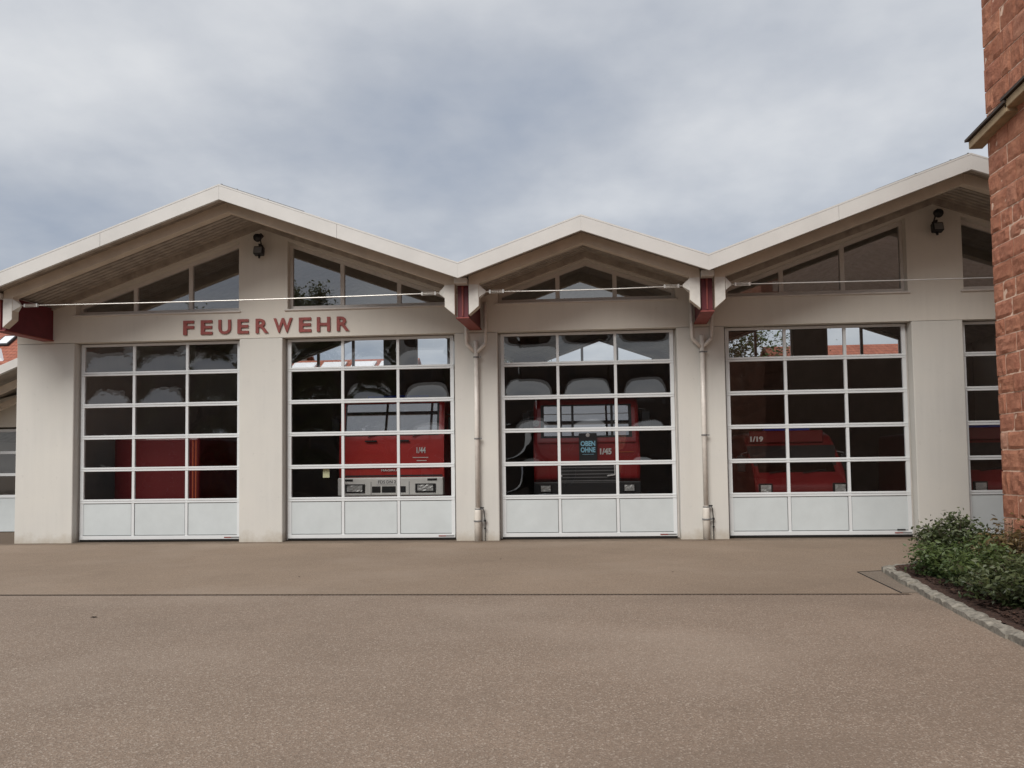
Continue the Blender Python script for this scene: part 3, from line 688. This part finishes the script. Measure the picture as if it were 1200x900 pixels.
# ------------------------------------------------------------------ houses and trees around
def house(name, label, x0, x1, y0, y1, eave, ridge, wm, rm, wins=(), axis='x', group=None):
    H = thing(name, label, 'house', ((x0+x1)/2, (y0+y1)/2, 0), group)
    hx, hy = (x1-x0)/2, (y1-y0)/2
    if axis == 'x': bm = PX([(-hy, -.02), (hy, -.02), (hy, eave), (0, ridge-.15), (-hy, eave)], -hx, hx)
    else: bm = PR([(-hx, -.02), (hx, -.02), (hx, eave), (0, ridge-.15), (-hx, eave)], -hy, hy)
    wl = fin('wall', bm, wm, H)
    for s in (-1, 1):
        if axis == 'x':
            ln = math.hypot(hy+.5, ridge-eave+.2); ang = math.atan2(ridge-eave+.2, hy+.5)
            o = fin('roof', BX(-hx-.4, hx+.4, -ln, 0, -.09, .09), rm, H); o.location = (0, 0, ridge)
            o.rotation_euler = (ang, 0, 0) if s < 0 else (ang, 0, math.pi)
        else:
            ln = math.hypot(hx+.5, ridge-eave+.2); ang = math.atan2(ridge-eave+.2, hx+.5)
            o = fin('roof', BX(-hy-.4, hy+.4, -ln, 0, -.09, .09), rm, H); o.location = (0, 0, ridge)
            o.rotation_euler = (ang, 0, math.pi/2*(-s))
    for (u, z, ww, wh, side) in wins:
        y = -hy-.03 if side < 0 else hy+.03
        f = fin('window', BX(u-ww/2-.08, u+ww/2+.08, y-.03, y+.03, z-.08, z+wh+.08), GREY, H)
        fin('pane', BX(u-ww/2, u+ww/2, y+side*.034-.003, y+side*.034+.003, z, z+wh), BLACK, f)
    return H
# seen left of the end pillar
H = house('tiled_house', 'house with orange-red tiled roof and skylight beyond the low annex', -34, -5, 24, 36, 5.6, 10.6, HOUSE1, TILES)
sl = H
sky_l = fin('skylight', BX(-.42, .42, -.55, .55, 0, .14), BLACK, H, bevel=.02)
ang = math.atan2(10.6-5.6+.2, 6.5)
yy = -1.83; sky_l.location = (-2.44, yy, 10.6 + yy*math.tan(ang) + .13); sky_l.rotation_euler = (ang, 0, 0)
pn = fin('pane', BX(-.31, .31, -.43, .43, .141, .15), WALLW, sky_l)
gx = fin('white_gable', PR([(-4.6, 7.0), (-1.3, 7.0), (-1.3, 7.9), (-2.3, 8.75), (-4.6, 8.9)], -3.6, -2.2), WALLW, H)
# seen through the rear windows
house('tiled_house', 'red tiled house behind the hall seen through the fourth door top panes', 22.2, 40, 20, 30, 4.6, 7.3, HOUSE1, TILES)
H = house('tiled_house', 'red roofed house with pale roof windows seen through the second door top panes', -9, 3.4, 20, 30, 4.4, 7.15, HOUSE1, TILES)
ang = math.atan2(7.15-4.4+.2, 5.5)
for x in (.6, 2.2, 3.8, 5.3):
    o = fin('roof_window', BX(-.62, .62, -1.4, 1.4, 0, .1), WHITE, H); o.location = (x, -1.75, 7.15-1.75*math.tan(ang)+.1); o.rotation_euler = (ang, 0, 0)
    fin('pane', BX(-.55, .55, -1.32, 1.32, .102, .11), WALLW, o)
# across the yard, only mirrored in the panes
W8 = [(u, z, 1.1, 1.4, 1) for u in (-6, -3, 0, 3, 6) for z in (1.0, 4.0, 6.6)]
house('yard_house', 'tall grey house across the yard mirrored as a dark mass in the door panes', -9, 9, -46, -35, 8.6, 10.2, HOUSE2, ROOFD, W8, group='houses across the yard')
house('yard_house', 'broad slate-roofed house across the yard mirrored behind the third door panes', 9.6, 31, -47, -35, 8.4, 9.6, HOUSE2, ROOFD, W8, group='houses across the yard')
house('yard_house', 'grey house at the far side of the yard mirrored in the first door', -31, -10.5, -47, -36, 8.8, 10.6, HOUSE2, ROOFD, W8, group='houses across the yard')

def leaf_cloud(pts_fn, n, size, seed, flat=.5):
    rnd = random.Random(seed); vs_, fs, tone = [], [], []
    for i in range(n):
        p, t = pts_fn(rnd)
        if p is None: continue
        a = Vector((rnd.gauss(0, 1), rnd.gauss(0, 1), rnd.gauss(0, flat))).normalized()
        nrm = Vector((rnd.gauss(0, .6), rnd.gauss(0, .6), rnd.gauss(.7, .5))).normalized()
        b = nrm.cross(a)
        if b.length < .05: continue
        b.normalize(); s = size*rnd.uniform(.45, 1.6); k = len(vs_)
        vs_ += [p - a*s, p + b*s*.48 + nrm*s*.12, p + a*s, p - b*s*.48 + nrm*s*.12]
        fs.append((k, k+1, k+2, k+3)); tone += [min(1, max(0, t + rnd.gauss(0, .18)))]*4
    me = bpy.data.meshes.new('foliage'); me.from_pydata([tuple(v) for v in vs_], [], fs)
    at = me.attributes.new('tone', 'FLOAT', 'POINT'); at.data.foreach_set('value', tone)
    return me
def tree(label, x, y, h, cr, seed, n=5200, leaf=.17, trunk_h=.3, mat=None, group=None, dens=1.0):
    rnd = random.Random(seed); T = thing('tree', label, 'tree', (x, y, 0), group)
    bm = bmesh.new(); tips = []
    tp = [(0, 0, -.05), (rnd.uniform(-.1, .1), rnd.uniform(-.1, .1), h*.2), (rnd.uniform(-.25, .25), rnd.uniform(-.25, .25), h*.5), (rnd.uniform(-.4, .4), rnd.uniform(-.4, .4), h*.82)]
    tube(bm, tp, [h*.022, h*.018, h*.012, h*.004], 10)
    nl = 13
    for i in range(nl):
        z = h*(trunk_h + (.9-trunk_h)*i/nl); a = i*2.4 + rnd.uniform(-.4, .4); r = cr*(.95-.45*abs(i/nl-.35))*rnd.uniform(.75, 1.1)
        p0 = Vector((0, 0, z*.9)); p2 = Vector((math.cos(a)*r, math.sin(a)*r, min(h*.97, z + r*.55))); p1 = p0.lerp(p2, .5) + Vector((0, 0, -.12*r))
        tube(bm, [p0, p1, p2], [h*.008, h*.005, h*.002], 6); tips += [(p1.lerp(p2, .5), r*.30), (p2, r*.34), (p0.lerp(p2, .4), r*.26)]
    tips.append((Vector(tp[-1]), cr*.35))
    fin('trunk', bm, TRUNK, T)
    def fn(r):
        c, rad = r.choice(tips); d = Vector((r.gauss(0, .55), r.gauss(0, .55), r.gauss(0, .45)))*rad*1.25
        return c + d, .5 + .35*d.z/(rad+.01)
    me = leaf_cloud(fn, int(n*dens), leaf, seed+5); me.materials.append(mat or LEAF_T); link('crown', me, T); return T
tree('leafy light green tree behind the hall seen through the fourth door', 19.6, 24.0, 10.5, 3.0, 11, 15000, .085, mat=LEAF_B, group='trees behind the hall')
tree('pale green tree behind the hall seen through the second door top corner', 8.9, 22.5, 9.0, 2.2, 12, 12000, .08, mat=LEAF_B, group='trees behind the hall')
tree('tall leafy tree across the yard mirrored in the gable window', -4.9, -33, 14.2, 2.3, 21, 14000, .11, group='trees across the yard')
tree('slimmer tree across the yard mirrored in the middle gable pane', -1.2, -33.4, 12.6, 1.7, 22, 9000, .11, group='trees across the yard')
tree('rounded tree across the yard mirrored low in the left gable window', -12.4, -33, 12.6, 2.4, 23, 11000, .11, group='trees across the yard')

# ------------------------------------------------------------------ red sandstone building
BXF, BY0, BY1, BH = 17.02, -5.5, -17.5, 9.6
SB = thing('sandstone_building', 'red rough-faced sandstone building corner with pale mortar joints beside the planting bed', 'building')
bm = BX(BXF+.003, BXF+9, BY1, BY0-.03, -.02, BH); fin('mortar_wall', bm, MORTAR, SB)
course = [0.02, .27, .53, .80, 1.08, 1.37, 1.63, 1.85, 2.07, 2.32, 2.54, 2.80, 3.03, 3.24, 3.46, 3.69, 3.93, 4.15, 4.33, 4.55, 4.82, 5.08, 5.32]
rs_ = random.Random(5)
while course[-1] < BH-.3: course.append(course[-1]+rs_.uniform(.22, .30))
def stone_mesh(seed, nu, nv):
    # unit stone: local x = length (along -Y of the wall), y = out of the wall, z = height; rough rock face, worn arrises
    bm = bmesh.new(); r = random.Random(seed); g = []
    for j in range(nv+1):
        row = []
        for i in range(nu+1):
            u, v = i/nu, j/nv; eu, ev = min(u, 1-u)*2, min(v, 1-v)*2
            edge = min(1, eu*4.5)*min(1, ev*3.4)
            d = ((.012) + .018*edge*(.55 + 1.1*noise.noise(Vector((u*2.6+seed*7, v*2.1, seed)))) + .012*noise.noise(Vector((u*7, v*5, seed*3.3)))*edge)
            ju = 0 if 0 < i < nu else (.019 if i == 0 else -.019)*(1+.9*noise.noise(Vector((v*4, seed, 1.1+i))))
            jv = 0 if 0 < j < nv else (.027 if j == 0 else -.027)*(1+.9*noise.noise(Vector((u*4, seed, 5.5+j))))
            row.append(bm.verts.new((u+ju, d, v+jv)))
        g.append(row)
    for j in range(nv):
        for i in range(nu): bm.faces.new((g[j][i], g[j][i+1], g[j+1][i+1], g[j+1][i]))
    rim = [g[0][i] for i in range(nu+1)] + [g[j][nu] for j in range(1, nv+1)] + [g[nv][i] for i in range(nu-1, -1, -1)] + [g[j][0] for j in range(nv-1, 0, -1)]
    bk = [bm.verts.new((v.co.x, -.06, v.co.z)) for v in rim]
    for i in range(len(rim)): bm.faces.new((rim[i], bk[i], bk[(i+1) % len(rim)], rim[(i+1) % len(rim)]))
    bmesh.ops.recalc_face_normals(bm, faces=list(bm.faces))
    me = bpy.data.meshes.new('stone'); bm.to_mesh(me); bm.free(); me.materials.append(STONE); return me
SM = [stone_mesh(i+1, 7, 5) for i in range(14)]
SMlo = [stone_mesh(i+40, 4, 3) for i in range(8)]
stones = []
for k, (z0, z1) in enumerate(zip(course, course[1:])):
    y = BY0; first = True
    while y > BY1+.1:
        ln = rs_.uniform(.18, .42) if not first else (rs_.uniform(.30, .45) if k % 2 else rs_.uniform(.16, .24))
        ln = min(ln, y-BY1); stones.append((y, ln, z0, z1-z0, rs_.uniform(-.004, .008), first)); y -= ln; first = False
stones.sort(key=lambda s: abs(s[0]-(-6.0)) + .05*s[2])
def stone_matrix(y, ln, z0, h, pr):
    # local x -> -Y, local y -> -X, local z -> Z
    return Matrix(((0, -1, 0, BXF-pr+.012), (-ln, 0, 0, y), (0, 0, h, z0), (0, 0, 0, 1)))
bm_rest = bmesh.new(); tl = bm_rest.verts.layers.float.new('tone')
for i, (y, ln, z0, h, pr, first) in enumerate(stones):
    if i < 298:
        o = link('stone', SM[(i*5+int(z0*7)) % 14], SB); o.matrix_local = stone_matrix(y, ln, z0, h, pr)
    else:
        n0 = len(bm_rest.verts); bm_rest.from_mesh(SMlo[i % 8]); bm_rest.verts.ensure_lookup_table(); Mx = stone_matrix(y, ln, z0, h, pr); tv = rs_.random()
        for v in bm_rest.verts[n0:]: v.co = Mx @ v.co; v[tl] = tv
fin('stonework', bm_rest, STONE, SB, kind='stuff')
# quoins turning round the far corner
for k, (z0, z1) in enumerate(zip(course, course[1:])):
    ln = .3 if k % 2 else .5
    o = link('quoin', SM[(k*3) % 14], SB); o.matrix_local = Matrix(((ln, 0, 0, BXF+.01), (0, 1, 0, BY0-.025), (0, 0, z1-z0, z0), (0, 0, 0, 1)))
# weathered cornice board, broken with a small step
XC = BXF-.14
def cornice(ya, yb, za, zb, nm):
    bm = bmesh.new()
    def sec(y, z): return [(XC, z), (BXF+.03, z), (BXF+.03, z+.10), (XC-.0, z+.10)]
    a = [bm.verts.new((x, ya, z)) for x, z in sec(ya, za)]; b = [bm.verts.new((x, yb, z)) for x, z in sec(yb, zb)]
    bm.faces.new(a); bm.faces.new(b[::-1])
    for i in range(4): bm.faces.new((a[i], b[i], b[(i+1) % 4], a[(i+1) % 4]))
    o = fin(nm, bm, CORN, SB, bevel=.006)
    bm = bmesh.new()
    a = [bm.verts.new((x, ya+.03, z+za)) for x, z in ((XC-.035, .103), (BXF+.03, .13), (BXF+.03, .16), (XC-.035, .135))]; b = [bm.verts.new((x, yb, z+zb)) for x, z in ((XC-.035, .103), (BXF+.03, .13), (BXF+.03, .16), (XC-.035, .135))]
    bm.faces.new(a); bm.faces.new(b[::-1])
    for i in range(4): bm.faces.new((a[i], b[i], b[(i+1) % 4], a[(i+1) % 4]))
    fin('lead_cap', bm, CORND, o)
cornice(-5.33, -6.20, 5.50, 5.60, 'cornice'); cornice(-6.16, -17.3, 5.645, 6.6, 'cornice')
fin('roof', PX([(-5.0, BH+.05), (-5.2, BH+.25), (-11.5, BH+4.5), (-17.8, BH+.25), (-18.0, BH+.05)], BXF-.5, BXF+9.5), ROOFD, SB)

# ------------------------------------------------------------------ planting bed
KB = struct(fin('kerb', PX([(-12.5, -.05), (-12.5, .02), (-4.45, .02), (-4.45, -.05)], 16.4, 16.42), GRANITE))
path = [(16.86, -4.0), (16.20, -4.28), (15.98, -4.52), (15.80, -5.6), (15.68, -6.5), (15.56, -7.5), (15.44, -8.5), (15.30, -9.6), (15.10, -11.2), (14.95, -12.5)]
def along(path, step):
    pts = [Vector((*p, 0)) for p in path]; res = []; i = 0; cur = pts[0]; rnd = random.Random(3)
    while i < len(pts)-1:
        ln = step*rnd.uniform(.75, 1.35) if i > 1 else step*.62; q = cur; rem = ln
        while i < len(pts)-1 and (pts[i+1]-q).length < rem: rem -= (pts[i+1]-q).length; q = pts[i+1]; i += 1
        if i < len(pts)-1: q = q + (pts[i+1]-q).normalized()*rem
        res.append((cur, q)); cur = q
    return res
rk = random.Random(9)
for a, b in along(path, .40):
    d = (b-a); ln = d.length
    if ln < .08: continue
    wd = rk.uniform(.13, .17); hh = rk.uniform(.06, .095)
    bm = bmesh.new(); nx, ny = 5, 3
    def kp(i, j, k):
        u, v = i/nx, j/ny
        jx = .010*noise.noise(Vector((a.x*9+u*3, a.y*9+v*3, k*2)))
        n_ = .022*noise.noise(Vector((a.x*5+u*4, a.y*5+v*4, 3.3)))
        ed = .014*(1-min(1, min(u, 1-u)*7)) + .012*(1-min(1, min(v, 1-v)*5))
        return (.014+u*(ln-.028)+jx, (v-.5)*wd+jx, -.05 if k == 0 else hh+n_-ed)
    top = [[bm.verts.new(kp(i, j, 1)) for i in range(nx+1)] for j in range(ny+1)]; bot = [[bm.verts.new(kp(i, j, 0)) for i in range(nx+1)] for j in range(ny+1)]
    for j in range(ny):
        for i in range(nx): bm.faces.new((top[j][i], top[j][i+1], top[j+1][i+1], top[j+1][i]))
    rim = lambda g: [g[0][i] for i in range(nx+1)] + [g[j][nx] for j in range(1, ny+1)] + [g[ny][i] for i in range(nx-1, -1, -1)] + [g[j][0] for j in range(ny-1, 0, -1)]
    A_, B_ = rim(top), rim(bot)
    for i in range(len(A_)): bm.faces.new((A_[i], B_[i], B_[(i+1) % len(A_)], A_[(i+1) % len(A_)]))
    o = fin('stone', bm, GRANITE, KB); o.location = a; o.rotation_euler.z = math.atan2(d.y, d.x) + rk.uniform(-.03, .03)
inner = [(x+.06, y) for x, y in path]
bm = bmesh.new(); row = []
for t in range(40):
    f = t/39*(len(path)-2)+1; i = min(int(f), len(path)-2); u = f-i
    x = inner[i][0]*(1-u)+inner[i+1][0]*u; y = inner[i][1]*(1-u)+inner[i+1][1]*u
    xe = BXF+.05 if y < -5.45 else 19.5
    row.append([bm.verts.new((x+(xe-x)*k/7, y, .05+.05*math.sin(math.pi*k/7)+.025*noise.noise(Vector((x*3+k, y*3, 0))))) for k in range(8)])
for p, q in zip(row, row[1:]):
    for k in range(7): bm.faces.new((p[k], p[k+1], q[k+1], q[k]))
struct(fin('soil_bed', bm, SOIL, smooth=True))
# bark chips
bm = bmesh.new(); rc = random.Random(4)
for i in range(2600):
    y = rc.uniform(-10.5, -4.35); f = (y+4.5)/-8.0; x = 15.98 - .145*(-4.5-y)*.92 + .14 + abs(rc.gauss(0, .3))
    if y > -4.6: x += .2
    if x > BXF-.06 and y < -5.4: continue
    l_, w_ = rc.uniform(.012, .035), rc.uniform(.006, .014); a = rc.uniform(0, 6.3); ca, sa = math.cos(a), math.sin(a); t1, t2 = rc.uniform(-.012, .02), rc.uniform(-.01, .012)
    z = .07 + rc.uniform(0, .03)
    bm.faces.new([bm.verts.new((x+u*ca-v*sa, y+u*sa+v*ca, z+h)) for u, v, h in ((-l_, -w_, t1), (l_, -w_, 0), (l_, w_, t2), (-l_, w_, 0))])
fin('bark_chips', bm, SOIL, label='dark brown bark chips strewn over the planting bed', category='bark chips', kind='stuff')
def shrub(label, x, y, h, rx, ry, n, mat, seed, leaf=.022, z0=.07, spiky=0.):
    rnd = random.Random(seed); T = thing('shrub', label, 'shrub', (x, y, z0), 'shrubs in the planting bed')
    bm = bmesh.new(); cl = []
    for i in range(26):
        a = rnd.uniform(0, 6.283); q = math.sqrt(rnd.uniform(0, 1)); tx, ty = math.cos(a)*rx*q, math.sin(a)*ry*q
        th = h*(1-.42*q*q)*rnd.uniform(.62, 1.08)
        p0 = Vector((tx*.15, ty*.15, -.03)); p1 = Vector((tx*.55, ty*.55, th*.45)); p2 = Vector((tx, ty, th))
        tube(bm, [p0, p1, p2], [.008, .006, .003], 5)
        for k in range(7): cl.append((p0.lerp(p1, .35+.65*k/7) if k < 3 else p1.lerp(p2, (k-2)/4.5), .075 if k > 2 else .06))
        for k in range(3):
            u = p1.lerp(p2, rnd.uniform(.0, .9)); v = u + Vector((rnd.gauss(0, .09), rnd.gauss(0, .09), rnd.uniform(.02, .10))); tube(bm, [u, v], [.004, .002], 4); cl.append((v, .05))
    fin('stems', bm, STEM, T)
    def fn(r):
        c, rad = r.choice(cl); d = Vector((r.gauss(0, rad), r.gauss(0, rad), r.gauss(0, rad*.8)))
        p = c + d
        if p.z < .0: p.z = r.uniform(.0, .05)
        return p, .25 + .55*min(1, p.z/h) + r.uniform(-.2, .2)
    me = leaf_cloud(fn, n, leaf, seed+3, .7); me.materials.append(mat); link('foliage', me, T); return T
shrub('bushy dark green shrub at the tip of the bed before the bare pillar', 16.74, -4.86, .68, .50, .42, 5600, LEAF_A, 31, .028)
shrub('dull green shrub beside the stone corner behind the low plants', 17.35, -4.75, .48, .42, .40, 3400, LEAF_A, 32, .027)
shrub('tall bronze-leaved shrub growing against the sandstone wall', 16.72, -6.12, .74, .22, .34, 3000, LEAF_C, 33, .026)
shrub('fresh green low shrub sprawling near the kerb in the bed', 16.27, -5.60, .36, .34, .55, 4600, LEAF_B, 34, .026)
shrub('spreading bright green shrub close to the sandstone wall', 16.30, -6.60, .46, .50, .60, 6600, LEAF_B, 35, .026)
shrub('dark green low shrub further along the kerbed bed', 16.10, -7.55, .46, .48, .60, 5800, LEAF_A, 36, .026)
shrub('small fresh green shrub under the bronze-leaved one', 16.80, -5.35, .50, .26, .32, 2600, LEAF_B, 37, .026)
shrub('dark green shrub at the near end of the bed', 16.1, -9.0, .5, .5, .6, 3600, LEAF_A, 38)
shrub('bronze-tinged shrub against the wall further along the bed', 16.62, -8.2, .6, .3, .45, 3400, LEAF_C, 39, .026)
